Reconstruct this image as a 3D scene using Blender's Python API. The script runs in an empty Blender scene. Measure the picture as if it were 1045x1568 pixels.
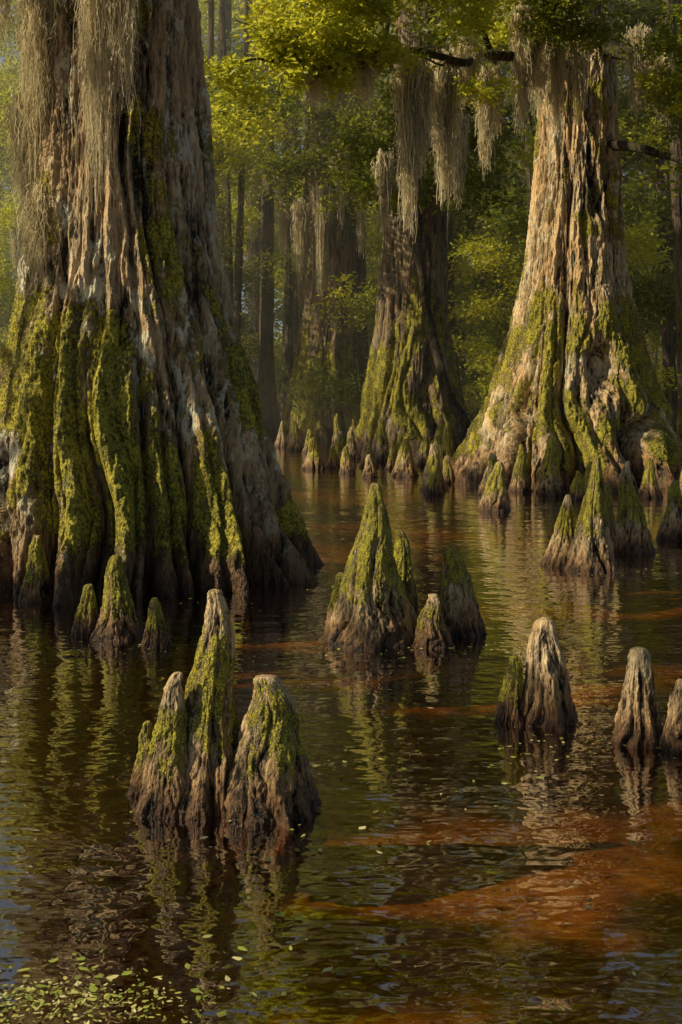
import bpy, math, random
import numpy as np
from mathutils import Vector
rng=np.random.default_rng(7); random.seed(7)
S=bpy.context.scene
COL=S.collection
EL=math.radians(34);AZ=(-.955,-.30)
_l=math.hypot(*AZ);d=Vector((AZ[0]/_l*math.cos(EL),AZ[1]/_l*math.cos(EL),math.sin(EL)))
D=np.array(d)

# ---------------------------------------------------------------- noise
def _h(ix,iy,iz,seed):
    h=(ix*374761393+iy*668265263+iz*2147483647+seed*1442695041)&0xffffffff
    h=((h^(h>>13))*1274126177)&0xffffffff
    h=((h^(h>>15))*2246822519)&0xffffffff
    h=h^(h>>16)
    return (h&0xffffff)/float(0xffffff)
def noise(x,y,z,seed=0):
    x,y,z=np.broadcast_arrays(np.asarray(x,float),np.asarray(y,float),np.asarray(z,float))
    fx,fy,fz=np.floor(x),np.floor(y),np.floor(z)
    ix,iy,iz=fx.astype(np.int64),fy.astype(np.int64),fz.astype(np.int64)
    u,v,w=x-fx,y-fy,z-fz
    u=u*u*(3-2*u);v=v*v*(3-2*v);w=w*w*(3-2*w)
    r=0
    for a in(0,1):
        for b in(0,1):
            for c in(0,1):
                r=r+_h(ix+a,iy+b,iz+c,seed)*(u if a else 1-u)*(v if b else 1-v)*(w if c else 1-w)
    return r
def fbm(x,y,z,seed=0,o=3):
    r=0;a=.5;t=0
    for i in range(o):
        r=r+a*noise(x*2**i,y*2**i,z*2**i,seed+i*17);t+=a;a*=.55
    return r/t
def sstep(a,b,x):
    t=np.clip((x-a)/(b-a),0,1);return t*t*(3-2*t)

# ---------------------------------------------------------------- mesh helpers
def mesh_obj(name,V,F,mat,attrs=None,smooth=True,parent=None,loc=(0,0,0),fattrs=None):
    V=np.asarray(V,np.float32);F=np.asarray(F,np.int32)
    me=bpy.data.meshes.new(name)
    me.vertices.add(len(V));me.vertices.foreach_set('co',V.ravel())
    k=F.shape[1]
    me.loops.add(F.size);me.loops.foreach_set('vertex_index',F.ravel())
    me.polygons.add(len(F))
    me.polygons.foreach_set('loop_start',np.arange(0,F.size,k,dtype=np.int32))
    me.polygons.foreach_set('loop_total',np.full(len(F),k,np.int32))
    me.polygons.foreach_set('use_smooth',np.full(len(F),smooth))
    me.update(calc_edges=True)
    for n,a in (attrs or {}).items():
        at=me.attributes.new(n,'FLOAT','POINT');at.data.foreach_set('value',np.asarray(a,np.float32).ravel())
    for n,a in (fattrs or {}).items():
        at=me.attributes.new(n,'FLOAT','FACE');at.data.foreach_set('value',np.asarray(a,np.float32).ravel())
    if mat:me.materials.append(mat)
    ob=bpy.data.objects.new(name,me)
    ob.location=loc
    COL.objects.link(ob)
    if parent:
        ob.parent=parent
        ob.location=(loc[0]-parent.location[0],loc[1]-parent.location[1],loc[2]-parent.location[2])
    return ob
def gridfaces(nz,nt):
    i=np.arange(nz-1)[:,None];j=np.arange(nt)[None,:];jn=(j+1)%nt
    return np.stack([i*nt+j,i*nt+jn,(i+1)*nt+jn,(i+1)*nt+j],-1).reshape(-1,4)
def tubes(lines,nt=7,seed=0):
    VV=[];FF=[];off=0
    for pts,r0,r1 in lines:
        P=np.array(pts,float)
        n=max(12,len(P)*7)
        t=np.linspace(0,len(P)-1,n)
        Q=np.stack([np.interp(t,np.arange(len(P)),P[:,k]) for k in range(3)],1)
        for _ in range(4):Q[1:-1]=(Q[:-2]+2*Q[1:-1]+Q[2:])/4
        L=np.linalg.norm(Q[-1]-Q[0])
        Q=Q+ (np.stack([noise(t*1.7,off*.37,k*9.,seed+k) for k in range(3)],1)-.5)*L*.06*np.minimum(1,t*1.)[:,None]
        T=np.gradient(Q,axis=0);T/=np.linalg.norm(T,axis=1)[:,None]+1e-9
        up=np.where(np.abs(T[:,2:3])>.8,np.array([[1.,0,0]]),np.array([[0,0,1.]]))
        A=np.cross(T,up);A/=np.linalg.norm(A,axis=1)[:,None]+1e-9
        B=np.cross(T,A)
        r=r0+(r1-r0)*(np.linspace(0,1,n)**.8)
        th=np.linspace(0,2*np.pi,nt,endpoint=False)
        rr=r[:,None]*(1+.25*(noise(np.cos(th)[None]*2+off,np.sin(th)[None]*2,np.arange(n)[:,None]*.3,seed)-.5))
        V=Q[:,None]+rr[...,None]*(np.cos(th)[None,:,None]*A[:,None]+np.sin(th)[None,:,None]*B[:,None])
        VV.append(V.reshape(-1,3));FF.append(gridfaces(n,nt)+off);off+=n*nt
    return np.concatenate(VV),np.concatenate(FF)

# ---------------------------------------------------------------- materials
def newmat(name):
    m=bpy.data.materials.new(name);m.use_nodes=True
    nt=m.node_tree;nt.nodes.clear()
    return m,nt
class N:
    def __init__(s,nt):s.nt=nt
    def __call__(s,t,**k):
        n=s.nt.nodes.new(t)
        for a,b in k.items():
            if a=='inp':
                for q,v in b.items():
                    if isinstance(v,bpy.types.NodeSocket):s.nt.links.new(v,n.inputs[q])
                    else:n.inputs[q].default_value=v
            else:setattr(n,a,b)
        return n
def mixc(n,f,a,b,bt='MIX'):
    m=n('ShaderNodeMix',data_type='RGBA',blend_type=bt)
    for i,v in((0,f),(6,a),(7,b)):
        if isinstance(v,bpy.types.NodeSocket):n.nt.links.new(v,m.inputs[i])
        else:m.inputs[i].default_value=v if i==0 else (*v,1)
    return m.outputs[2]
def math_(n,op,a,b=0.,clamp=False):
    m=n('ShaderNodeMath',operation=op,use_clamp=clamp)
    for i,v in((0,a),(1,b)):
        if isinstance(v,bpy.types.NodeSocket):n.nt.links.new(v,m.inputs[i])
        else:m.inputs[i].default_value=v
    return m.outputs[0]
def mrange(n,v,a,b,c=0.,d=1.):
    m=n('ShaderNodeMapRange',inp={0:v,1:a,2:b,3:c,4:d});m.clamp=True
    return m.outputs[0]
def tex(n,co,scale,detail=4,rough=.6,sc=(1,1,1)):
    mp=n('ShaderNodeMapping',inp={0:co,3:sc})
    t=n('ShaderNodeTexNoise',inp={'Vector':mp.outputs[0],'Scale':scale,'Detail':detail,'Roughness':rough})
    return t.outputs[0]

def bark_material(name,dark=(.018,.012,.007),light=(.72,.55,.33),red=(.50,.31,.14),mossc=(.80,.68,.07),moss_d=(.045,.055,.010),lic=(.72,.72,.54),fs=1.,bump=.06,wetz=.75):
    m,nt=newmat(name);n=N(nt)
    co=n('ShaderNodeTexCoord').outputs['Object']
    at=lambda a:n('ShaderNodeAttribute',attribute_name=a).outputs['Fac']
    cav,moss,lich=at('cav'),at('moss'),at('lich')
    f1=tex(n,co,16*fs,4,.7,(1,1,.16));f2=tex(n,co,1.6*fs,3,.6,(1,1,.35));f3=tex(n,co,50*fs,2,.7,(1,1,.3))
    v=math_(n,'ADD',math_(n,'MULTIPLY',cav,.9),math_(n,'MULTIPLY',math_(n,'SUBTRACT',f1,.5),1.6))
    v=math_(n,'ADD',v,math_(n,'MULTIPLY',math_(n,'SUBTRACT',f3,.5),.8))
    c=mixc(n,mrange(n,v,.30,1.10),dark,light)  # crevice shade and sunny ridge highlights painted into bark colour through cav
    c=mixc(n,math_(n,'MULTIPLY',mrange(n,f2,.45,.63,0,.75),mrange(n,v,.35,1.)),c,red)
    l1=tex(n,co,3.6*fs,4,.62,(1,1,.5));l2=tex(n,co,13*fs,3,.6,(1,1,.45))
    lm=math_(n,'MULTIPLY',mrange(n,math_(n,'ADD',l1,math_(n,'MULTIPLY',l2,.5)),.81,.84),lich)
    lm=math_(n,'MULTIPLY',lm,mrange(n,v,.2,.45))
    c=mixc(n,math_(n,'MULTIPLY',lm,.6),c,lic)
    z=n('ShaderNodeSeparateXYZ',inp={0:n('ShaderNodeNewGeometry').outputs['Position']}).outputs[2]
    wz=math_(n,'ADD',z,math_(n,'MULTIPLY',math_(n,'SUBTRACT',f1,.5),wetz*.7))
    # old flood line: bark below it is stained brown
    c=mixc(n,mrange(n,wz,wetz*.3,wetz*1.25,.85,0),c,(.40,.28,.19),'MULTIPLY')
    g1=tex(n,co,38*fs,3,.75);g2=tex(n,co,6*fs,3,.7,(1,1,.6))
    mv=math_(n,'ADD',moss,math_(n,'MULTIPLY',math_(n,'SUBTRACT',g1,.5),1.1))
    mv=math_(n,'ADD',mv,math_(n,'MULTIPLY',math_(n,'SUBTRACT',g2,.5),1.7))
    mm=mrange(n,mv,.38,.60)
    mc=mixc(n,mrange(n,math_(n,'ADD',math_(n,'MULTIPLY',g1,.65),math_(n,'MULTIPLY',g2,.35)),.42,.64),moss_d,mossc)
    c=mixc(n,math_(n,'MULTIPLY',mm,.95),c,mc)
    wet=mrange(n,wz,.02,wetz*.5,1,0)
    c=mixc(n,math_(n,'MULTIPLY',wet,.9),c,(.3,.24,.2),'MULTIPLY')
    hgt=math_(n,'ADD',math_(n,'MULTIPLY',f1,1.),math_(n,'MULTIPLY',f3,.5))
    hgt=math_(n,'ADD',hgt,math_(n,'MULTIPLY',math_(n,'MULTIPLY',g1,mm),1.))
    bp=n('ShaderNodeBump',inp={'Height':hgt,'Strength':1.,'Distance':bump/fs})
    p=n('ShaderNodeBsdfPrincipled',inp={'Base Color':c,'Roughness':mrange(n,wet,0,1,.85,.35),'Normal':bp.outputs[0],'Specular IOR Level':.35})
    n('ShaderNodeOutputMaterial',inp={0:p.outputs[0]})
    return m
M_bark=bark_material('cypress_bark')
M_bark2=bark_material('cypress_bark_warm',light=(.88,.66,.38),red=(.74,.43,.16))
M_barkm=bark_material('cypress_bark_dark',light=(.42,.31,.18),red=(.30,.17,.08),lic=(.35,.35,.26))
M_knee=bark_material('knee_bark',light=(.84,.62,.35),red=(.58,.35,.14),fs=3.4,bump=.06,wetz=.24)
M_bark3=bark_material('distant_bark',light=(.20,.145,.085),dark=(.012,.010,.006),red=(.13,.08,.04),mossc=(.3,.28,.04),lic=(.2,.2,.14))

def leaf_material(name,cols,tc,tr=.45):
    m,nt=newmat(name);n=N(nt)
    at=n('ShaderNodeAttribute',attribute_name='lv').outputs['Fac']
    r=n('ShaderNodeValToRGB',inp={0:at});e=r.color_ramp.elements
    e[0].color=(*cols[0],1);e[1].color=(*cols[-1],1);e[0].position=.1;e[1].position=.9
    for i,c in enumerate(cols[1:-1]):
        q=e.new(.1+.8*(i+1)/(len(cols)-1));q.color=(*c,1)
    d=n('ShaderNodeBsdfPrincipled',inp={'Base Color':r.outputs[0],'Roughness':.42,'Specular IOR Level':.5})
    t=n('ShaderNodeBsdfTranslucent',inp={0:mixc(n,.6,r.outputs[0],tc)})
    mx=n('ShaderNodeMixShader',inp={0:tr,1:d.outputs[0],2:t.outputs[0]})
    n('ShaderNodeOutputMaterial',inp={0:mx.outputs[0]})
    return m
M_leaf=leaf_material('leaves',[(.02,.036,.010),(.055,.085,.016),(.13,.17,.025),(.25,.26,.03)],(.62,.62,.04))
M_leafY=leaf_material('leaves_young_lit',[(.14,.19,.02),(.40,.42,.03),(.72,.64,.05)],(.99,.94,.08),.55)  # young yellow-green leaves, with sunlit glow painted into their colour

def moss_material():
    m,nt=newmat('spanish_moss_strands');n=N(nt)
    at=n('ShaderNodeAttribute',attribute_name='lv').outputs['Fac']
    c=mixc(n,at,(.38,.33,.20),(.92,.81,.54))
    d=n('ShaderNodeBsdfDiffuse',inp={0:c});t=n('ShaderNodeBsdfTranslucent',inp={0:c})
    mx=n('ShaderNodeMixShader',inp={0:.45,1:d.outputs[0],2:t.outputs[0]})
    n('ShaderNodeOutputMaterial',inp={0:mx.outputs[0]})
    return m
M_sm=moss_material()

# ---------------------------------------------------------------- trunks
def fluted(name,loc,zs,rz,rr,nz,nt,N1,amp,mat,seed,lean=(0,0),bark=.02,mossl=(1.,.5),lich=1.,zdense=None,parent=None,lumpa=.17):
    if zdense:
        z=np.concatenate([np.linspace(zs[0],zdense,int(nz*.8),endpoint=False),np.linspace(zdense,zs[1],int(nz*.2))])
    else:z=np.linspace(zs[0],zs[1],nz)
    nz=len(z)
    th=np.linspace(0,2*np.pi,nt,endpoint=False)
    Z,T=np.meshgrid(z,th,indexing='ij')
    r_=np.random.default_rng(seed);a,b,c=r_.uniform(0,6.28,3)
    R=np.interp(Z,rz,rr)
    cs,sn=np.cos(T),np.sin(T)
    W=T+.28*np.sin(T+a)+.14*np.sin(2*T+b)+ .10*np.sin(3*T+c)
    W=W+(noise(cs*1.5+5,sn*1.5,Z*.6,seed)-.5)*.6+(noise(cs*4,sn*4+3,Z*1.5,seed+1)-.5)*.20+(noise(cs*9,sn*9+3,Z*3.5,seed+2)-.5)*.05
    l1=np.abs(np.sin(N1*W/2))**.7
    l2=np.abs(np.sin((2*N1+3)*W/2+1.3))**.6
    per=.35+1.1*noise(cs*2.3+9,sn*2.3,Z*.35,seed+5)
    A=amp[2]+(amp[0]-amp[2])*np.exp(-np.maximum(Z,0)/amp[1])
    lump=fbm(cs*2+3,sn*2,Z*1.3,seed+8,4)-.5
    r=R*(1+A*(l1*per-.55)+A*.45*(l2-.6)+lumpa*lump)
    x,y=r*cs,r*sn
    q=lambda fx,fz,s,o=3:fbm(x*fx+7,y*fx,Z*fz,seed+s,o)
    b1=1-np.abs(2*q(6,.8,20,3)-1)*2.2
    b2=1-np.abs(2*q(15,2.2,31,3)-1)*2.0
    b3=q(40,14,47,3)
    br=np.clip(.45*b1+.38*b2+.35*(b3-.3),-.4,1)
    ms=sstep(.36,.62,fbm(x*1.6+2,y*1.6,Z*1.1,seed+60,4)+(-.20+.30*mossl[0]*np.exp(-((Z-mossl[1])/(mossl[1]*1.1))**2)))
    ms=ms*sstep(.05,.5,Z+.3*(b3-.5))*(.4+.6*l1)*.85
    r2=r+bark*(br-.4)+bark*.5*ms*(fbm(x*20,y*20,Z*20,seed+70,3)-.3)
    cx=np.interp(Z,[zs[0],zs[1]],[0,lean[0]]);cy=np.interp(Z,[zs[0],zs[1]],[0,lean[1]])
    V=np.stack([r2*cs+cx,r2*sn+cy,Z],-1).reshape(-1,3)
    F=gridfaces(nz,nt)
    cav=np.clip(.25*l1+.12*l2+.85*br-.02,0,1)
    V=np.concatenate([V,[[lean[0],lean[1],zs[1]+rr[-1]*.25]]])
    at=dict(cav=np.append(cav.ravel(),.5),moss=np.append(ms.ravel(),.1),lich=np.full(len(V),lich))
    return mesh_obj(name,V,F,mat,at,parent=parent,loc=loc)

left=fluted('bald_cypress_tree',(-1.80,9.45,0),(-.5,17),
    [-.5,0,.39,.9,1.5,2.05,2.6,3.7,4.8,9,17],[1.48,1.36,1.25,1.12,.97,.85,.76,.68,.63,.55,.36],640,1000,14,(.40,1.4,.07),M_bark,11,lean=(-.35,0),bark=.09,mossl=(1.0,1.35),zdense=5.4)
right=fluted('bald_cypress_tree',(3.86,18.6,0),(-.5,22),
    [-.5,0,.5,1.5,2.6,3.7,5.85,8,12,22],[1.85,1.68,1.5,1.18,.92,.76,.61,.53,.47,.3],560,720,12,(.42,2.4,.11),M_bark2,23,lean=(.25,0),bark=.11,mossl=(1.0,1.7),zdense=8.6,lich=.6,lumpa=.09)
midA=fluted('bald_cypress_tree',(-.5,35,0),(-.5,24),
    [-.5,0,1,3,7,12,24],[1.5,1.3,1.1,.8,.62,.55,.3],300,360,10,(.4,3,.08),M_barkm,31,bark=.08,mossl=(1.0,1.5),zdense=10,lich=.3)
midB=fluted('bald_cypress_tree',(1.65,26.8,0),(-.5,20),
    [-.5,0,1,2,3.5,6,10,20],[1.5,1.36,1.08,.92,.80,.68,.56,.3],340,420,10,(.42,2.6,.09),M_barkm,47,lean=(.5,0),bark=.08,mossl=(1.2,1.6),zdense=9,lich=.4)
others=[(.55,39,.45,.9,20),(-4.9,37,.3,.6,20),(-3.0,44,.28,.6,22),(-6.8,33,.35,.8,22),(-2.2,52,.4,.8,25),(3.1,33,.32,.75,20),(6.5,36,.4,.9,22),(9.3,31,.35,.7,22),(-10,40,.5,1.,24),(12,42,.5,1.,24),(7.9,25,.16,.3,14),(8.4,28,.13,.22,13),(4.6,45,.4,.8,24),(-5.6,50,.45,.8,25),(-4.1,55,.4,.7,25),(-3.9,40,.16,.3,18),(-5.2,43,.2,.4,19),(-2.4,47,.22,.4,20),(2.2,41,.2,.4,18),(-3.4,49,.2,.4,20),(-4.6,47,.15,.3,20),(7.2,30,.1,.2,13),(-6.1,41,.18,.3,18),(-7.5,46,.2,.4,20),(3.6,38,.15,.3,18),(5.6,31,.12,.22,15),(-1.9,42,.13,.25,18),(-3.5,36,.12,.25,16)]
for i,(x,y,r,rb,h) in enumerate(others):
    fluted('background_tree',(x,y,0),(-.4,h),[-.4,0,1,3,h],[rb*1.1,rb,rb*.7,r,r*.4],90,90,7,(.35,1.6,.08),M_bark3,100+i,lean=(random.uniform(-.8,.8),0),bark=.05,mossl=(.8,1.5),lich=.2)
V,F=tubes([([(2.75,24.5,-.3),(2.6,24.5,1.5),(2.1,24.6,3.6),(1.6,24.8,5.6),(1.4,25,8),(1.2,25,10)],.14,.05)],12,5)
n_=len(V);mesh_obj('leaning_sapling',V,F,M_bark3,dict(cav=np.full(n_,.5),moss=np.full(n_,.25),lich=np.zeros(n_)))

# ---------------------------------------------------------------- knees
knees=[
(-.49,4.08,.78,.150,.17,.02,1),(-.62,4.0,.50,.105,.16,.03,1),(-.735,4.16,.27,.055,.25,.02,1),(-.255,4.02,.47,.162,.30,-.02,1),
(.19,6.72,.93,.26,.12,.02,1),(-.01,6.88,.38,.08,.3,0,1),(.38,7.0,.64,.13,.2,-.03,1),(.72,6.92,.55,.155,.2,-.03,1),(.54,6.6,.30,.11,.25,0,1),
(-1.37,6.8,.49,.125,.28,0,1),(-1.575,6.86,.31,.08,.3,.01,1),(-1.10,6.58,.28,.08,.18,0,1),(-2.2,8.0,.47,.10,.3,.02,1),
(1.92,14.0,.63,.18,.2,.05,0),(1.91,9.6,.60,.15,.16,.02,1),(2.12,9.4,.95,.19,.10,.0,1),(2.71,10.4,.85,.18,.11,-.02,1),(2.58,10.8,.62,.10,.2,0,1),(3.41,11.3,.6,.16,.2,0,1),
(.94,5.07,.455,.118,.42,-.02,1),(.775,5.06,.30,.062,.35,.01,1),(1.285,4.78,.40,.098,.38,0,1),(1.425,4.66,.29,.075,.4,0,1),
(-.53,21.5,.65,.2,.2,.03,0),(-.03,23.5,.67,.15,.25,0,0),(1.14,19.8,.67,.22,.15,0,0),(.9,24,.9,.16,.3,0,0),(1.41,17,.70,.18,.25,0,0),(1.94,20,.95,.17,.25,0,0),(-1.17,28.5,.75,.2,.25,0,0),(2.2,16.2,.6,.18,.2,0,0),(1.36,16.2,.42,.13,.25,0,0),(3.05,16.1,.85,.17,.25,0,0),(2.45,19,.8,.17,.25,0,0),(.55,22,.5,.16,.25,0,0),(.25,25,.7,.16,.2,0,0),(-.75,27,.6,.16,.2,0,0),(1.7,22.5,.7,.15,.2,0,0),(3.6,16.0,.5,.14,.2,0,0),
(.5,19.5,.4,.13,.2,0,0),(.1,20.5,.5,.13,.2,0,0),(2.1,23.5,1.0,.16,.25,0,0),(1.3,24,.6,.15,.2,0,0),(-1.6,30,.7,.17,.2,0,0),(.6,30,.8,.17,.2,0,0),(4.4,15.8,.55,.15,.2,0,0),(1.75,18.2,.45,.13,.2,0,0),
(2.7,16.7,.7,.15,.2,0,0),(3.3,15.5,.4,.12,.2,0,0),(4.95,15.9,.6,.15,.2,0,0),(1.0,21.4,.55,.14,.2,0,0),(-.15,22,.45,.13,.2,0,0),(.3,28,.8,.15,.2,0,0),(-.1,30.5,.9,.16,.2,0,0),(2.75,22,.8,.15,.2,0,0)]
def knee(i,x,y,h,r,tip,lx,near):
    nz,nt=(340,320) if near and y<8 else ((220,220) if near else (90,90))
    seed=300+i*7;rg=np.random.default_rng(seed)
    t=np.linspace(0,1,nz);th=np.linspace(0,2*np.pi,nt,endpoint=False)
    z0=-.12
    zt=z0+(h-z0)*np.where(t<.9,t/.9*.965,.965+.035*np.sin((t-.9)/.1*np.pi/2))
    u=np.clip(zt/h,0,1)
    pr=r*(tip+(1-tip)*(1-u)**rg.uniform(.85,1.1))
    pr=pr*(1+.10*np.exp(-np.maximum(zt,0)/(.12*h)))/1.05
    capf=np.where(t<.9,1,np.sqrt(np.clip(1-((t-.9)/.1)**2,0,1)))
    capf=np.where(t<.9,1-.12*sstep(.8,.9,t),.88*capf)
    pr=pr*capf
    Z,T=np.meshgrid(zt,th,indexing='ij');R=np.broadcast_to(pr[:,None],Z.shape)
    cs,sn=np.cos(T),np.sin(T)
    zz=Z/h
    W=T+rg.uniform(0,6)+.3*np.sin(T+rg.uniform(0,6))+.2*np.sin(2*T+rg.uniform(0,6))+(noise(cs*1.5,sn*1.5,zz*3,seed)-.5)*1.1+(noise(cs*4,sn*4,zz*8,seed+2)-.5)*.3
    Nf=int(rg.integers(5,8))
    l1=np.abs(np.sin(Nf*W/2))**.7;l2=np.abs(np.sin((2*Nf+1)*W/2))**.6
    A=.08+.22*(1-u)[:,None]
    per=.3+1.2*noise(cs*1.7+4,sn*1.7,zz*1.8,seed+3)
    lump=fbm(cs*1.6+3,sn*1.6,zz*4.5,seed+4,4)-.5
    rr=R*(1+A*(l1*per-.45)+A*.4*(l2-.6)+.30*lump)
    X,Y=rr*cs,rr*sn
    k=.33 if y<8 else .45
    q=lambda fx,fz,s,o=3:fbm(X*fx/k+7,Y*fx/k,Z*fz/k,seed+s,o)
    b1=1-np.abs(2*q(6,1.3,20)-1)*2.2;b2=1-np.abs(2*q(15,4,31)-1)*2;b3=q(34,15,47,3)
    br=np.clip(.42*b1+.36*b2+.4*(b3-.3),-.4,1)
    ms=sstep(.36,.62,fbm(X*4+2+i,Y*4,Z*3.5,seed+60,4)-.03+.2*np.exp(-((zz-.65)/.35)**2))*(.4+.6*l1)*sstep(.12,.45,zz+.2*(b3-.5))*.82
    if tip>.36:ms=ms*.25
    bk=.018 if y<8 else .024
    r2=rr+bk*(br-.4)*capf[:,None]+bk*.6*ms*capf[:,None]*(fbm(X*50,Y*50,Z*50,seed+70,3)-.2)
    cx=lx*np.clip(zz,0,1)**1.5+(noise(zz*2.5,0.,0.,seed)-.5)*r*.5*np.clip(zz,0,1)
    cy=(noise(zz*2,3.,0.,seed+1)-.5)*r*.4*np.clip(zz,0,1)
    ztop=(fbm(cs*2*(R/r),sn*2*(R/r),zz*4,seed+9,2)-.5)*h*.07*sstep(.8,1,zz)
    V=np.stack([r2*cs+cx,r2*sn+cy,Z+ztop],-1)
    V[-1]=V[-2].mean(0)*[1,1,0]+[0,0,V[-2,:,2].mean()+.001]
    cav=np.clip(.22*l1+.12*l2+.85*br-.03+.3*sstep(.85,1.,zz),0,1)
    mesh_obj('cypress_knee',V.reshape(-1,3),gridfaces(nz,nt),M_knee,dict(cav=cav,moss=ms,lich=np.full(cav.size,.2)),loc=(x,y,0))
for i,k in enumerate(knees):knee(i,*k)

# ---------------------------------------------------------------- foliage as real leaf meshes
def template(nl,seed,L=.5):
    rg=np.random.default_rng(seed)
    nb=6;dd=rg.normal(0,1,(nb,3));dd[:,2]*=.45;dd/=np.linalg.norm(dd,axis=1)[:,None]
    b=rg.integers(0,nb,nl);s=rg.uniform(.1,1,nl)
    p=dd[b]*(L*s*rg.uniform(.7,1.1,nl))[:,None]+rg.normal(0,.13*L,(nl,3));p[:,2]-=.12*L*s*s
    a=dd[b]*.5+rg.normal(0,.7,(nl,3));a[:,2]*=.6;a/=np.linalg.norm(a,axis=1)[:,None]
    nn=np.array([0,0,1.])+rg.normal(0,.65,(nl,3))
    w=np.cross(a,nn);w/=np.linalg.norm(w,axis=1)[:,None];nn=np.cross(w,a)
    return p,a,w,nn
TPL={}
def foliage(name,P,scl,mat,parent=None,nl=56,leaf=.15,asp=.26):
    P=np.asarray(P,np.float32);k=len(P)
    if nl not in TPL:TPL[nl]=[template(nl,900+i) for i in range(8)]
    ti=rng.integers(0,8,k)
    tp=[np.stack([t[j] for t in TPL[nl]]).astype(np.float32) for j in range(4)]
    a=rng.uniform(0,6.283,k);ca,sa=np.cos(a),np.sin(a)
    def rot(v):
        x,y=v[...,0],v[...,1]
        return np.stack([x*ca[:,None]-y*sa[:,None],x*sa[:,None]+y*ca[:,None],v[...,2]],-1).astype(np.float32)
    s=(scl*rng.uniform(.7,1.3,k)).astype(np.float32)
    p=P[:,None]+rot(tp[0][ti])*s[:,None,None]
    A,W_,NN=rot(tp[1][ti]),rot(tp[2][ti]),rot(tp[3][ti])
    l=(leaf*rng.uniform(.55,1.25,(k,nl,1))).astype(np.float32)
    V=np.stack([p,p+A*l*.45+W_*l*asp+NN*l*.1,p+A*l,p+A*l*.45-W_*l*asp+NN*l*.1],2).reshape(-1,3)
    F=np.arange(len(V),dtype=np.int32).reshape(-1,4)
    lv=.35*rng.random((k,1))+.3*rng.random((k,nl))+.5*(fbm(P[:,0]*.7,P[:,1]*.7,P[:,2]*.9,3,2)[:,None]-.15)
    return mesh_obj(name,V,F,mat,None,False,parent,(0,0,0),dict(lv=np.clip(lv,0,1)))
def blob(c,rad,n):
    v=rng.normal(0,1,(n,3));v/=np.linalg.norm(v,axis=1)[:,None]
    v*=rng.uniform(.2,1,(n,1))**.6
    return np.array(c)+v*np.array(rad)
def crown(cx,cy,z0,z1,R,nc,per,flat=.4):
    out=[]
    for _ in range(nc):
        z=rng.uniform(z0,z1);f=1-.55*(z-z0)/(z1-z0)
        a=rng.uniform(0,6.28);rr=R*f*rng.uniform(.25,1)
        s=rng.uniform(.5,1.1)*R*.34
        out.append(blob((cx+rr*math.cos(a),cy+rr*math.sin(a),z),(s,s,s*flat),int(per*rng.uniform(.5,1.4))))
    return np.concatenate(out)

P=[]
for _ in range(250):
    x=rng.uniform(-32,30);y=54+rng.uniform(0,3)+abs(x)*.1;z=rng.uniform(.5,24)
    s=rng.uniform(.8,2.2)
    P.append(blob((x,y,z),(s,s,s*.5),18))
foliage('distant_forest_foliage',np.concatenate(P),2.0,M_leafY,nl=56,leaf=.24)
P=[]
for _ in range(500):
    x=rng.uniform(-36,36);y=64+rng.uniform(0,5)+abs(x)*.1;z=rng.uniform(0,25) if rng.random()<.6 else rng.uniform(0,14)
    s=rng.uniform(1.6,2.8)
    P.append(blob((x,y,z),(s,s*.6,s*.7),12))
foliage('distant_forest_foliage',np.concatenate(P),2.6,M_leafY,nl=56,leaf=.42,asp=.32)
P=[];PY=[]
for i,(x,y,r,rb,h) in enumerate(others):
    if r>.2:(P if i%2 else PY).append(crown(x,y,7,h+1,4.0,9,18))
for q in range(22):
    x=rng.uniform(-20,22);y=rng.uniform(36,50)
    if -5.0*y/44<x<-.6*y/40:continue
    (P if q%2 else PY).append(crown(x,y,5,20,4,8,18))
for (x,y) in [(9,29),(11,33),(7.5,32),(10,38)]:P.append(crown(x,y,3,15,3.2,14,18))
for (x,y,z) in [(-4,27,8),(-3,25,7.5),(-5,30,6.5),(-2.6,30,9),(-5.5,27,5.5),(-3.5,33,10),(-6.5,32,9),(5.2,27,7.5),(6.5,26,5),(7.5,28,8),(4.2,32,5.3),(4.8,34,7),(3.7,33,4),(8.5,27,9.5),(6,28,9.5)]:PY.append(blob((x,y,z),(1.,.9,.5),18));P.append(blob((x+.8,y+1,z+.9),(1.,.9,.5),12))
foliage('background_tree_foliage',np.concatenate(P),1.6,M_leaf,leaf=.17)
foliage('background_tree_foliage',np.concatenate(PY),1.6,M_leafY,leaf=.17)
P=[];PY=[]
for q in range(330):
    y=rng.uniform(30,54);x=rng.uniform(-.42,.42)*y
    if abs(x+ .066*y)<1.4 and y<50:continue
    s=rng.uniform(.5,1.3)
    (PY if q%3==0 else P).append(blob((x,y,rng.uniform(.3,7)),(s,s,s*.7),15))
foliage('bank_shrub_foliage',np.concatenate(P),1.25,M_leaf,leaf=.14)
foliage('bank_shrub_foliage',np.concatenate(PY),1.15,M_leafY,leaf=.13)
P=[]
for _ in range(46):
    y=rng.uniform(24,36);x=rng.uniform(-.4,.4)*y
    if abs(x+ .066*y)<2.6 :continue
    s=rng.uniform(.4,.9)
    P.append(blob((x,y,rng.uniform(1,7)),(s,s,s*.5),9))
foliage('sunny_shrub_foliage',np.concatenate(P),1.,M_leafY,leaf=.11)

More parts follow.
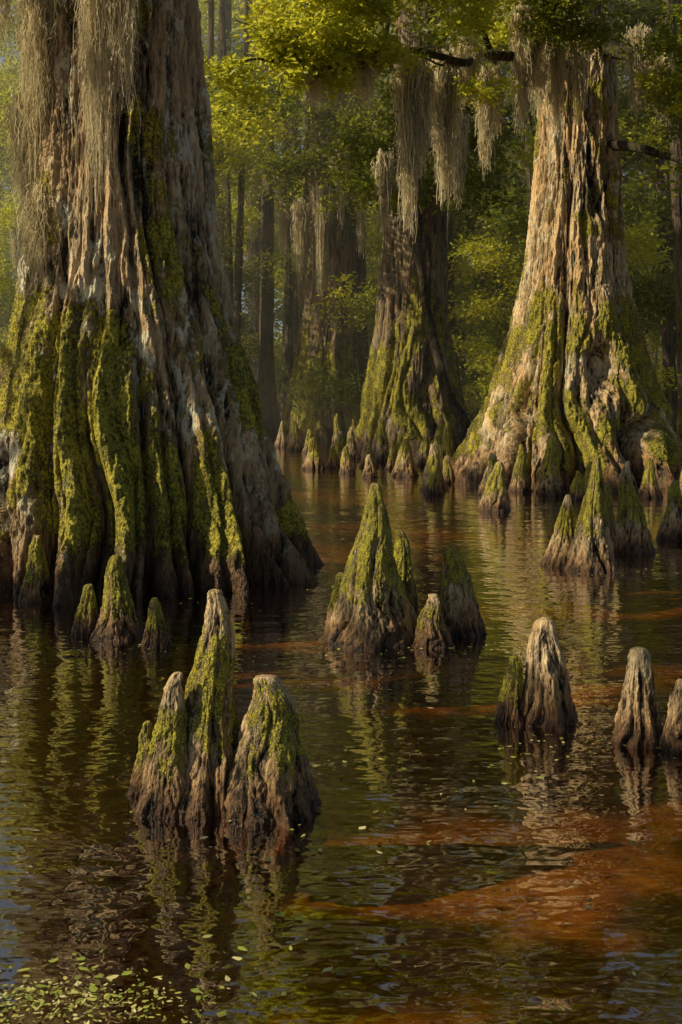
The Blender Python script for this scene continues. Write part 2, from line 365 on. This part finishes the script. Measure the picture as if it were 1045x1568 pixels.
limbs=[([(3.8,18.3,6.9),(3.2,17.3,6.5),(2.24,16,6.25),(1.48,15,6.05),(.64,14,5.8),(-.33,13.3,5.5),(-1.35,13,5.2)],.11,.012),
 ([(2.24,16,6.25),(1.7,15,6.7),(.9,14,6.9),(0,13.2,6.7)],.05,.01),
 ([(1.48,15,6.05),(1.3,14.2,5.7),(.9,13.6,5.6)],.03,.008),
 ([(.64,14,5.8),(0,13.8,5.9),(-.8,13.6,5.9),(-1.3,13.4,6.0)],.03,.006),
 ([(4.2,18.3,7.2),(4.9,17.3,6.6),(5.6,16.8,5.7),(6.4,16.5,5.1)],.13,.03),
 ([(4.3,18.4,5.6),(4.8,17.6,5.4),(5.5,17,4.9),(6.2,17,4.4)],.10,.03),
 ([(4.0,18.4,8.0),(3.4,16.5,8.2),(2.5,14.5,7.8),(1.2,13,7.4)],.12,.02),
 ([(3.9,18.6,9.5),(5.5,17,10.5),(7,15,11)],.12,.02),([(3.9,18.6,11),(2,17,12),(0,15,12.5)],.12,.02),([(3.9,18.6,13),(5,20,14.5),(7,22,15)],.12,.02)]
V,F=tubes(limbs,10,9);n_=len(V)
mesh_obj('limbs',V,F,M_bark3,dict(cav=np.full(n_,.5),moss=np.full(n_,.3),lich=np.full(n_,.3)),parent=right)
P=[]
def along(pts,n,jit,rad,per):
    pts=np.array(pts)
    for _ in range(n):
        t=rng.uniform(0,len(pts)-1);i=int(t);c=pts[i]+(pts[min(i+1,len(pts)-1)]-pts[i])*(t-i)
        P.append(blob(c+rng.normal(0,1,3)*jit,(rad,rad,rad*.4),per))
along([(.6,13.8,5.7),(-.33,13.3,5.5),(-1.3,13,5.25)],18,np.array([.25,.3,.2]),.28,7)
along([(1.2,14.5,6.3),(0,13.3,6.1),(-.9,13.2,5.9)],16,np.array([.35,.4,.28]),.30,7)
along([(3.4,15.6,7.2),(2.2,15,6.9),(1.,14,6.6)],10,np.array([.4,.4,.2]),.3,6)
along([(5,16.2,6.6),(5.6,16,5.9)],7,np.array([.4,.4,.3]),.3,6)
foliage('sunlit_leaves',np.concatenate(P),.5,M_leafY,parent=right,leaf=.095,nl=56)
P=[]
along([(3.9,15.5,6.9),(2.24,15.2,6.8),(1.2,14,6.7)],10,np.array([.4,.6,.2]),.4,8)
along([(3.4,16.5,8.0),(2.5,14.5,7.4),(.8,13,7.1),(-.5,13,7)],24,np.array([.5,.6,.45]),.5,9)
along([(4.9,16.3,6.8),(5.2,16,5.9),(6,16,6.)],17,np.array([.3,.5,.5]),.45,9)
foliage('leaves',np.concatenate(P),.6,M_leaf,parent=right,leaf=.09)
foliage('upper_crown',crown(3.9,18.6,10.5,22,5,14,20),1.3,M_leaf,parent=right,leaf=.13)
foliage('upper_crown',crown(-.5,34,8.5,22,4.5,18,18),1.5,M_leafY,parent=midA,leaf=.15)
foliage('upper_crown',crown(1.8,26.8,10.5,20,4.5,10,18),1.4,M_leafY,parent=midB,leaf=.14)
P=[]
for _ in range(30):
    s=rng.uniform(.4,.8);P.append(blob((rng.uniform(-.4,3.6),rng.uniform(23.6,25.6),rng.uniform(5.6,9.6)),(s,s*.6,s*.6),10))
for _ in range(18):
    s=rng.uniform(.5,.9);P.append(blob((rng.uniform(-2,1.),rng.uniform(31.5,33),rng.uniform(7.,12)),(s,s*.6,s*.6),10))
foliage('lower_crown',np.concatenate(P),1.0,M_leaf,parent=midB,leaf=.13)
foliage('upper_crown',crown(-2.2,9.5,11,17,4.5,10,18),1.2,M_leaf,parent=left,leaf=.13)
ll=[([(-1.9,9.3,6.6),(-1.95,8.7,6.1),(-1.9,8.3,5.7),(-1.7,8.0,5.4)],.07,.02),([(-2.0,9.4,6.4),(-2.7,9,5.9),(-3.3,8.7,5.6)],.08,.02),
 ([(-1.9,9.4,8),(-.5,8,9),(1,7,9.3)],.12,.02),([(-2,9.4,9),(-4,10,10),(-6,11,10.5)],.12,.02),([(-2,9.4,11),(-1,11,12.5),(0,13,13)],.1,.02)]
V,F=tubes(ll,10,19);n_=len(V)
mesh_obj('limbs',V,F,M_bark,dict(cav=np.full(n_,.5),moss=np.full(n_,.3),lich=np.full(n_,.3)),parent=left)

sur=[(8,4,9,4,18),(10,12,10,4.5,20),(9,20,9,3.5,16),(12,28,11,5,16),(1.5,-10,12,6,24),(8,-8,11,6,22),(14,-2,11,5,16),(3,-18,12,7,24)]
fl=[];tl=[]
for (x,y,h,R,dens) in sur:
    fl.append(crown(x,y,4,h+4,R,dens,20))
    tl.append(([(x,y,-.4),(x+.1,y,3),(x,y+.1,h*.7),(x,y,h+3)],.3,.08))
foliage('surrounding_tree_foliage',np.concatenate(fl),1.8,M_leaf,leaf=.2)
V,F=tubes(tl,14,3);n_=len(V)
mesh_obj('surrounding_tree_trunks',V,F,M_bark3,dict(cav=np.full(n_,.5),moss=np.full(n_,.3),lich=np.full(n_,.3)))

# added unseen leaf clumps block the sun; gaps aim beams at chosen spots
gaps_n=[(-3.0,8.8,.6,.7),(-2.9,8.8,1.4,.7),(-2.7,8.9,2.3,.6),(-2.45,8.9,3.3,.7),(-2.4,8.9,4.2,.7),(-2.3,8.2,.9,.5),(-1.9,8.3,2.7,.45),(-1.5,8.4,1.9,.35),(-1.3,8.5,3.2,.35),(-1.1,8.2,1.0,.3),(-1.85,8.5,4.1,.5),
 (-.58,4.0,.6,.35),(-.36,3.95,.38,.3),(-.68,4.,.33,.3),(.1,6.6,.6,.45),(.0,6.5,.3,.35),(.62,6.8,.42,.35),(.5,6.5,.2,.2),(1.85,9.4,.45,.4),(2.02,9.3,.75,.45),(2.6,10.3,.65,.45),(3.3,11.2,.4,.3),(-1.45,6.7,.38,.25),(.87,5.,.36,.25),(1.24,4.7,.32,.25),
 (-.72,2.72,0,.3)]
gaps_w=[(.4,11,-.3,.5),(0,12.5,-.3,.6),(-.1,9.8,-.3,.4),(.3,4.2,-.33,.15),(.75,4.1,-.33,.2),(1.0,3.7,-.33,.15),(.5,3.7,-.33,.12),(.95,4.6,-.33,.12),(-.25,6.0,-.33,.12),(.15,5.3,-.33,.08),(-.9,4.9,-.33,.05),(1.5,6.5,-.33,.1)]
gaps_f=[(1.85,13.9,.4,.5),(2.5,17.4,.6,.7),(2.8,17.8,1.5,.8),(3.05,18,2.6,.7),(3.2,18,3.8,.7),(3.35,18,5.2,.7),(3.4,18,6.4,.7),(4.0,17.6,1.4,.4),(3.9,17.9,3.2,.4),(4.0,18,4.6,.3),
 (.8,25.9,.9,1.),(1.1,26,2.2,.9),(1.2,26,4,.7),(-1.3,34.2,1.,1.2),(-1.1,34.3,2.8,1.2),(-.3,13.3,5.5,1.3),(.4,13.6,6.,1.),(-1.1,13.1,5.4,1.1),(.9,14.3,4.9,.8),(1.4,14.9,5.2,.8),(2.6,16,6.2,.7),(3.3,17,6.6,.6),(2.03,15.6,5.2,.5),(-.5,31,5.5,1.2),(2.4,15,7,.8),(5.2,16,6,.8),
 (0,15,-.3,.6),(.2,20,-.3,1.),(-.8,27,-.3,1.)]
gn_=np.array(gaps_n);gf_=np.array(gaps_f);gw_=np.array(gaps_w);gall=np.concatenate([gn_,gf_,gw_])
soft=np.concatenate([np.full(len(gn_),.95),np.full(len(gf_),.95),np.full(len(gw_),.3)])
def shade_clumps(n,ylo,yhi,s0,s1,t0,t1,per,zf):
    P=[];cnt=0
    while cnt<n:
        y=rng.uniform(ylo,yhi);x=rng.uniform(-.36*y-1.6,.36*y+1.6);z=rng.uniform(0,1)**1.3*zf(y)
        t=rng.uniform(t0,t1);c=np.array([x,y,z])+D*t
        if c[2]<max(c[1],0)*.36+3. and abs(c[0])<max(c[1],0)*.34+2.:continue
        if c[2]<3:continue
        cnt+=1
        s=rng.uniform(s0,s1)
        v=c-gall[:,:3];pd=np.linalg.norm(v-(v@D)[:,None]*D,axis=1)
        if (pd<s*soft+gall[:,3]).any():continue
        P.append(blob(c,(s,s,s*.5),per))
    return np.concatenate(P)
P1=shade_clumps(2200,1.2,11,.13,.30,8,14,5,lambda y:(5. if y>7.5 else 1.3))
foliage('shade_gobo_foliage',P1,.36,M_leaf,nl=30,leaf=.12,asp=.36)
P2=shade_clumps(430,11,27,.35,.7,9,20,8,lambda y:.33*y+1)
foliage('shade_gobo_foliage',P2,.9,M_leaf,leaf=.16,asp=.34)
tl=[]
for (x,y,h) in [(-9,-1,12),(-11,6,13),(-13,13,13),(-15,22,14),(-10,2,12)]:
    tl.append(([(x,y,-.4),(x+.2,y,4),(x,y+.2,h*.7),(x,y,h)],.2,.05))
    for a in range(5):
        tl.append(([(x,y,h*(.5+.08*a)),(x+2.5*math.cos(a*1.9),y+2.5*math.sin(a*1.9),h*(.6+.08*a)),(x+5*math.cos(a*1.9+.3),y+5*math.sin(a*1.9+.3),h*(.66+.08*a))],.06,.012))
V,F=tubes(tl,10,33);n_=len(V)
mesh_obj('shade_gobo_limbs',V,F,M_bark3,dict(cav=np.full(n_,.5),moss=np.full(n_,.3),lich=np.full(n_,.3)))  # unseen trunks and limbs added to carry the sun-blocking clumps

# ---------------------------------------------------------------- spanish moss
def moss(name,clumps,parent=None,w=.0055):
    VV=[];LV=[];FF=[];off=0
    for (x,y,z,L,wd,n) in clumps:
        m=16;n=int(n*1.5)
        o=rng.normal(0,1,(n,2))*np.array([wd,wd*.6])
        fall=np.exp(-(np.abs(o[:,0])/(wd*1.5))**2)
        ln=L*(.2+.8*fall)*rng.uniform(.2,1,n)**.45
        t=np.linspace(0,1,m)[None,:]
        px=x+o[:,:1]*(1-.5*t)+np.cumsum(rng.normal(0,.014,(n,m)),1)
        py=y+o[:,1:]*(1-.4*t)+np.cumsum(rng.normal(0,.014,(n,m)),1)
        top=z+rng.normal(0,.06,(n,1))+.10*np.abs(o[:,:1])/wd*-.5
        pz=top-ln[:,None]*t
        nf=n*6
        k=rng.integers(0,n,nf);s=rng.integers(1,m-1,nf)
        c0=np.stack([px[k,s],py[k,s],pz[k,s]],1)
        dd=rng.normal(0,1,(nf,3));dd[:,2]=-np.abs(dd[:,2])*1.1;dd/=np.linalg.norm(dd,axis=1)[:,None]
        fl_=rng.uniform(.03,.11,nf)
        tt=np.linspace(0,1,4)[None,:,None]
        C=c0[:,None]+dd[:,None]*fl_[:,None,None]*tt+np.array([0,0,-1.])*(tt**2)*fl_[:,None,None]*.5
        for Q,ww in((np.stack([px,py,pz],-1),w),(C,w*.75)):
            nn,mm=Q.shape[:2]
            a=rng.uniform(0,3.14,(nn,1))+np.linspace(0,2,mm)[None]
            wv=np.stack([np.cos(a),np.sin(a),np.zeros_like(a)],-1)*(ww*(1-.6*np.linspace(0,1,mm)))[None,:,None]*.5
            V=np.stack([Q-wv,Q+wv],2).reshape(-1,3)
            i=np.arange(nn)[:,None]*mm*2+np.arange(mm-1)[None]*2
            F=np.stack([i,i+1,i+3,i+2],-1).reshape(-1,4)+off
            VV.append(V);FF.append(F);off+=len(V)
            LV.append(np.repeat(rng.random(nn),mm*2))
    return mesh_obj(name,np.concatenate(VV),np.concatenate(FF),M_sm,dict(lv=np.concatenate(LV)),parent=parent,smooth=False)
moss('spanish_moss',[(-1.86,8.4,5.4,2.55,.05,240),(-1.66,8.4,5.4,1.9,.05,180),(-1.75,8.4,5.5,1.5,.10,120),(-2.42,8.95,4.6,1.9,.08,260),(-2.5,9.0,3.9,1.3,.09,260),(-2.4,8.85,4.9,1.3,.08,160),
  (-2.72,8.9,5.6,1.4,.07,180),(-2.9,8.9,5.6,1.1,.1,140),(-2.40,8.8,3.1,.9,.05,80),(-1.45,8.5,5.5,1.1,.05,100)],left,.009)
moss('spanish_moss',[(.87,14.2,5.7,2.2,.09,300),(1.02,14.3,5.7,1.6,.08,160),(1.40,14.9,5.95,1.95,.10,320),(1.28,14.8,5.9,1.2,.10,160),(2.03,15.6,6.0,1.5,.05,150),(2.2,15.8,6.1,1.0,.06,100),(2.6,16,7.0,1.8,.08,220),(2.8,16.2,7.0,1.2,.08,140),(1.7,15.2,6.3,.9,.12,160),
  (3.3,17,7.3,1.9,.08,240),(3.65,17,7.4,1.8,.08,220),(3.0,16.8,7.0,1.4,.09,160),(4.6,17.2,7.1,1.4,.10,180),(4.95,17.,6.6,1.0,.10,140),(5.6,16.8,5.6,.9,.08,120),(.3,13.6,5.75,.8,.08,80),(-.3,13.3,5.5,.6,.06,60)],right,.016)
bg=[(-.55,31,7.2,3.2,.14,260),(-1.15,31,6.8,2.2,.12,140),(.0,31,8.2,2.2,.12,140),(-1.8,34,8.5,3.,.14,110),(.6,34,8.5,3,.14,110),(.9,23.4,6.5,1.8,.10,100),(2.5,23.4,7.3,2.0,.1,110)]
for (x,y,r,rb,h) in others[:10]:
    for _ in range(3):bg.append((x+random.uniform(-2.2,2.2),y-1,random.uniform(6,13),random.uniform(2,3.5),.15,80))
moss('hanging_spanish_moss',bg,None,.028)

# ---------------------------------------------------------------- ground + water
ys=np.concatenate([np.linspace(-40,0,20,endpoint=False),np.linspace(0,80,240,endpoint=False),np.linspace(80,900,40)])
xs=np.concatenate([np.linspace(-500,-40,16,endpoint=False),np.linspace(-40,40,240),np.linspace(45,500,16)])
Y,X=np.meshgrid(ys,xs,indexing='ij')
bank=sstep(29,40,Y+ (fbm(X*.12,Y*.12,0.,5,3)-.5)*12)
chan=np.exp(-((X+.066*Y)/(1.7))**2)*(1-sstep(42,52,Y))
side=sstep(9,15,np.abs(X)+(fbm(X*.2,Y*.2,2.,6,2)-.5)*5)
Zg=-.34+.85*np.clip(np.maximum(bank*(1-chan),side),0,1)+(fbm(X*.8,Y*.8,0.,9,4)-.5)*.22
nx=len(xs);i=np.arange(len(ys)-1)[:,None];j=np.arange(nx-1)[None]
F=np.stack([i*nx+j,i*nx+j+1,(i+1)*nx+j+1,(i+1)*nx+j],-1).reshape(-1,4)
m,nt=newmat('swamp_bed');n=N(nt)
co=n('ShaderNodeTexCoord').outputs['Object']
a=tex(n,co,.8,4,.6);b=tex(n,co,14,4,.7)
z=n('ShaderNodeSeparateXYZ',inp={0:co}).outputs[2]
c=mixc(n,mrange(n,a,.34,.62),(.14,.09,.04),(.46,.33,.15))
c=mixc(n,mrange(n,b,.40,.66,0,.75),c,(.10,.06,.03))
c=mixc(n,mrange(n,z,-.05,.05),c,mixc(n,mrange(n,b,.4,.6),(.035,.028,.015),(.08,.08,.025)))
p=n('ShaderNodeBsdfDiffuse',inp={'Color':c})
n('ShaderNodeOutputMaterial',inp={0:p.outputs[0]})
mesh_obj('swamp_ground',np.stack([X,Y,Zg],-1).reshape(-1,3),F,m)

m,nt=newmat('tannin_water');n=N(nt)
co=n('ShaderNodeTexCoord').outputs['Object']
w1=tex(n,co,5.,2,.5,(.8,1.5,1));w2=tex(n,co,1.3,1,.5,(.7,1.4,1));w3=tex(n,co,16,1,.5,(.8,1.3,1))
h=math_(n,'ADD',math_(n,'MULTIPLY',w1,.45),math_(n,'MULTIPLY',w2,1.0));h=math_(n,'ADD',h,math_(n,'MULTIPLY',w3,.10))
bp=n('ShaderNodeBump',inp={'Height':h,'Strength':1.,'Distance':.016})
geo=n('ShaderNodeNewGeometry')
dt=n('ShaderNodeVectorMath',operation='DOT_PRODUCT',inp={0:geo.outputs['Incoming'],1:bp.outputs[0]})
cc=math_(n,'SUBTRACT',1.,math_(n,'ABSOLUTE',dt.outputs['Value']),True)
fr=math_(n,'ADD',math_(n,'MULTIPLY',math_(n,'POWER',cc,2.5),.84),.16,True)
gl=n('ShaderNodeBsdfGlossy',inp={'Color':(1,1,1,1),'Roughness':.01,'Normal':bp.outputs[0]})
tr=n('ShaderNodeBsdfTransparent',inp={'Color':(.90,.56,.17,1)})
mx=n('ShaderNodeMixShader',inp={0:fr,1:tr.outputs[0],2:gl.outputs[0]})
n('ShaderNodeOutputMaterial',inp={0:mx.outputs[0]})
mesh_obj('swamp_water',[(-500,-40,0),(500,-40,0),(500,900,0),(-500,900,0)],[(0,1,2,3)],m)

m,nt=newmat('fallen_leaf');n=N(nt)
at=n('ShaderNodeAttribute',attribute_name='lv').outputs['Fac']
r=n('ShaderNodeValToRGB',inp={0:at});e=r.color_ramp.elements
e[0].color=(.12,.09,.03,1);e[1].color=(.66,.60,.30,1);q=e.new(.4);q.color=(.26,.32,.05,1);q=e.new(.7);q.color=(.48,.44,.10,1)
p=n('ShaderNodeBsdfPrincipled',inp={'Base Color':r.outputs[0],'Roughness':.45});n('ShaderNodeOutputMaterial',inp={0:p.outputs[0]})
M_fl=m
def floaters(name,pos,size):
    k=len(pos);a=rng.uniform(0,6.28,k);s=size*rng.uniform(.4,1.3,k)**1.3;asp=rng.uniform(.3,.8,k)
    sh=np.array([(-1,0,0),(-.4,-.8,.06),(.4,-.7,.08),(1,0,.1),(.4,.7,.0),(-.4,.8,.03)])
    sh=sh[None]+rng.normal(0,.13,(k,6,3))*np.array([1,1,.2])
    lx=sh[...,0]*s[:,None];ly=sh[...,1]*(s*asp)[:,None];lz=np.abs(sh[...,2])*s[:,None]*rng.uniform(.2,2,k)[:,None]+.004
    V=np.stack([pos[:,:1]+lx*np.cos(a)[:,None]-ly*np.sin(a)[:,None],pos[:,1:2]+lx*np.sin(a)[:,None]+ly*np.cos(a)[:,None],lz],-1).reshape(-1,3)
    o=np.arange(k)[:,None]*6
    F=np.concatenate([o+np.array([[0,1,2,3]]),o+np.array([[0,3,4,5]])])
    mesh_obj(name,V,F,M_fl,dict(lv=np.repeat(rng.random(k),6)),smooth=False)
pos=[]
for _ in range(3000):
    y=2.5+22*rng.random()**1.3;x=rng.uniform(-.36,.36)*y
    if fbm(x*1.1+30,y*.9,0.,77,3)>.53 or rng.random()<.12:pos.append((x,y))
for (cx,cy,sx,sy,k) in [(.3,6.3,.6,.25,280),(-1.4,6.4,.7,.2,140),(1.15,5.0,.25,.3,140),(-.3,6.0,.4,.2,90),(.1,4.7,.4,.3,50),(2.3,9.,.6,.3,120),(2.6,12,1,.4,120),(-.7,2.8,.35,.07,90)]:
    pos+=list(zip(rng.normal(cx,sx,k),rng.normal(cy,sy,k)))
floaters('floating_leaves',np.array(pos),.013)
pos=list(zip(rng.normal(-.70,.20,650),rng.normal(2.72,.05,650)))
floaters('duckweed_patch',np.array(pos),.007)

# light mist hanging over the far part of the swamp
bpy.ops.mesh.primitive_cube_add(size=1,location=(0,50,13));hz=bpy.context.object;hz.name='swamp_mist';hz.scale=(90,56,25.9)
m,nt=newmat('mist');n=N(nt)
vs=n('ShaderNodeVolumeScatter',inp={'Color':(1,.94,.72,1),'Density':.0075,'Anisotropy':.1})
o=n('ShaderNodeOutputMaterial');nt.links.new(vs.outputs[0],o.inputs['Volume'])
hz.data.materials.append(m)

# ---------------------------------------------------------------- light
sun=bpy.data.lights.new('sun','SUN');sun.energy=5;sun.angle=math.radians(.5);sun.color=(1,.86,.58)
so=bpy.data.objects.new('sun',sun);so.rotation_euler=d.to_track_quat('Z','Y').to_euler();COL.objects.link(so);so.location=(-20,-8,15)
W=bpy.data.worlds.new('World');S.world=W;W.use_nodes=True
nt=W.node_tree;bgn=nt.nodes['Background'];bgn.inputs[1].default_value=.08
sk=nt.nodes.new('ShaderNodeTexSky');sk.sky_type='NISHITA';sk.sun_disc=False;sk.sun_elevation=EL
sk.sun_rotation=math.atan2(d.x,d.y)
nt.links.new(sk.outputs[0],bgn.inputs[0])

cam=bpy.data.cameras.new('camera');co_=bpy.data.objects.new('camera',cam);COL.objects.link(co_)
cam.sensor_fit='VERTICAL';cam.sensor_height=36;cam.lens=39.03;cam.shift_y=-184/1568
cam.clip_end=2000;co_.location=(0,0,1.5);co_.rotation_euler=(math.pi/2,0,0)
S.camera=co_
S.view_settings.view_transform='Standard';S.view_settings.look='None';S.view_settings.exposure=0
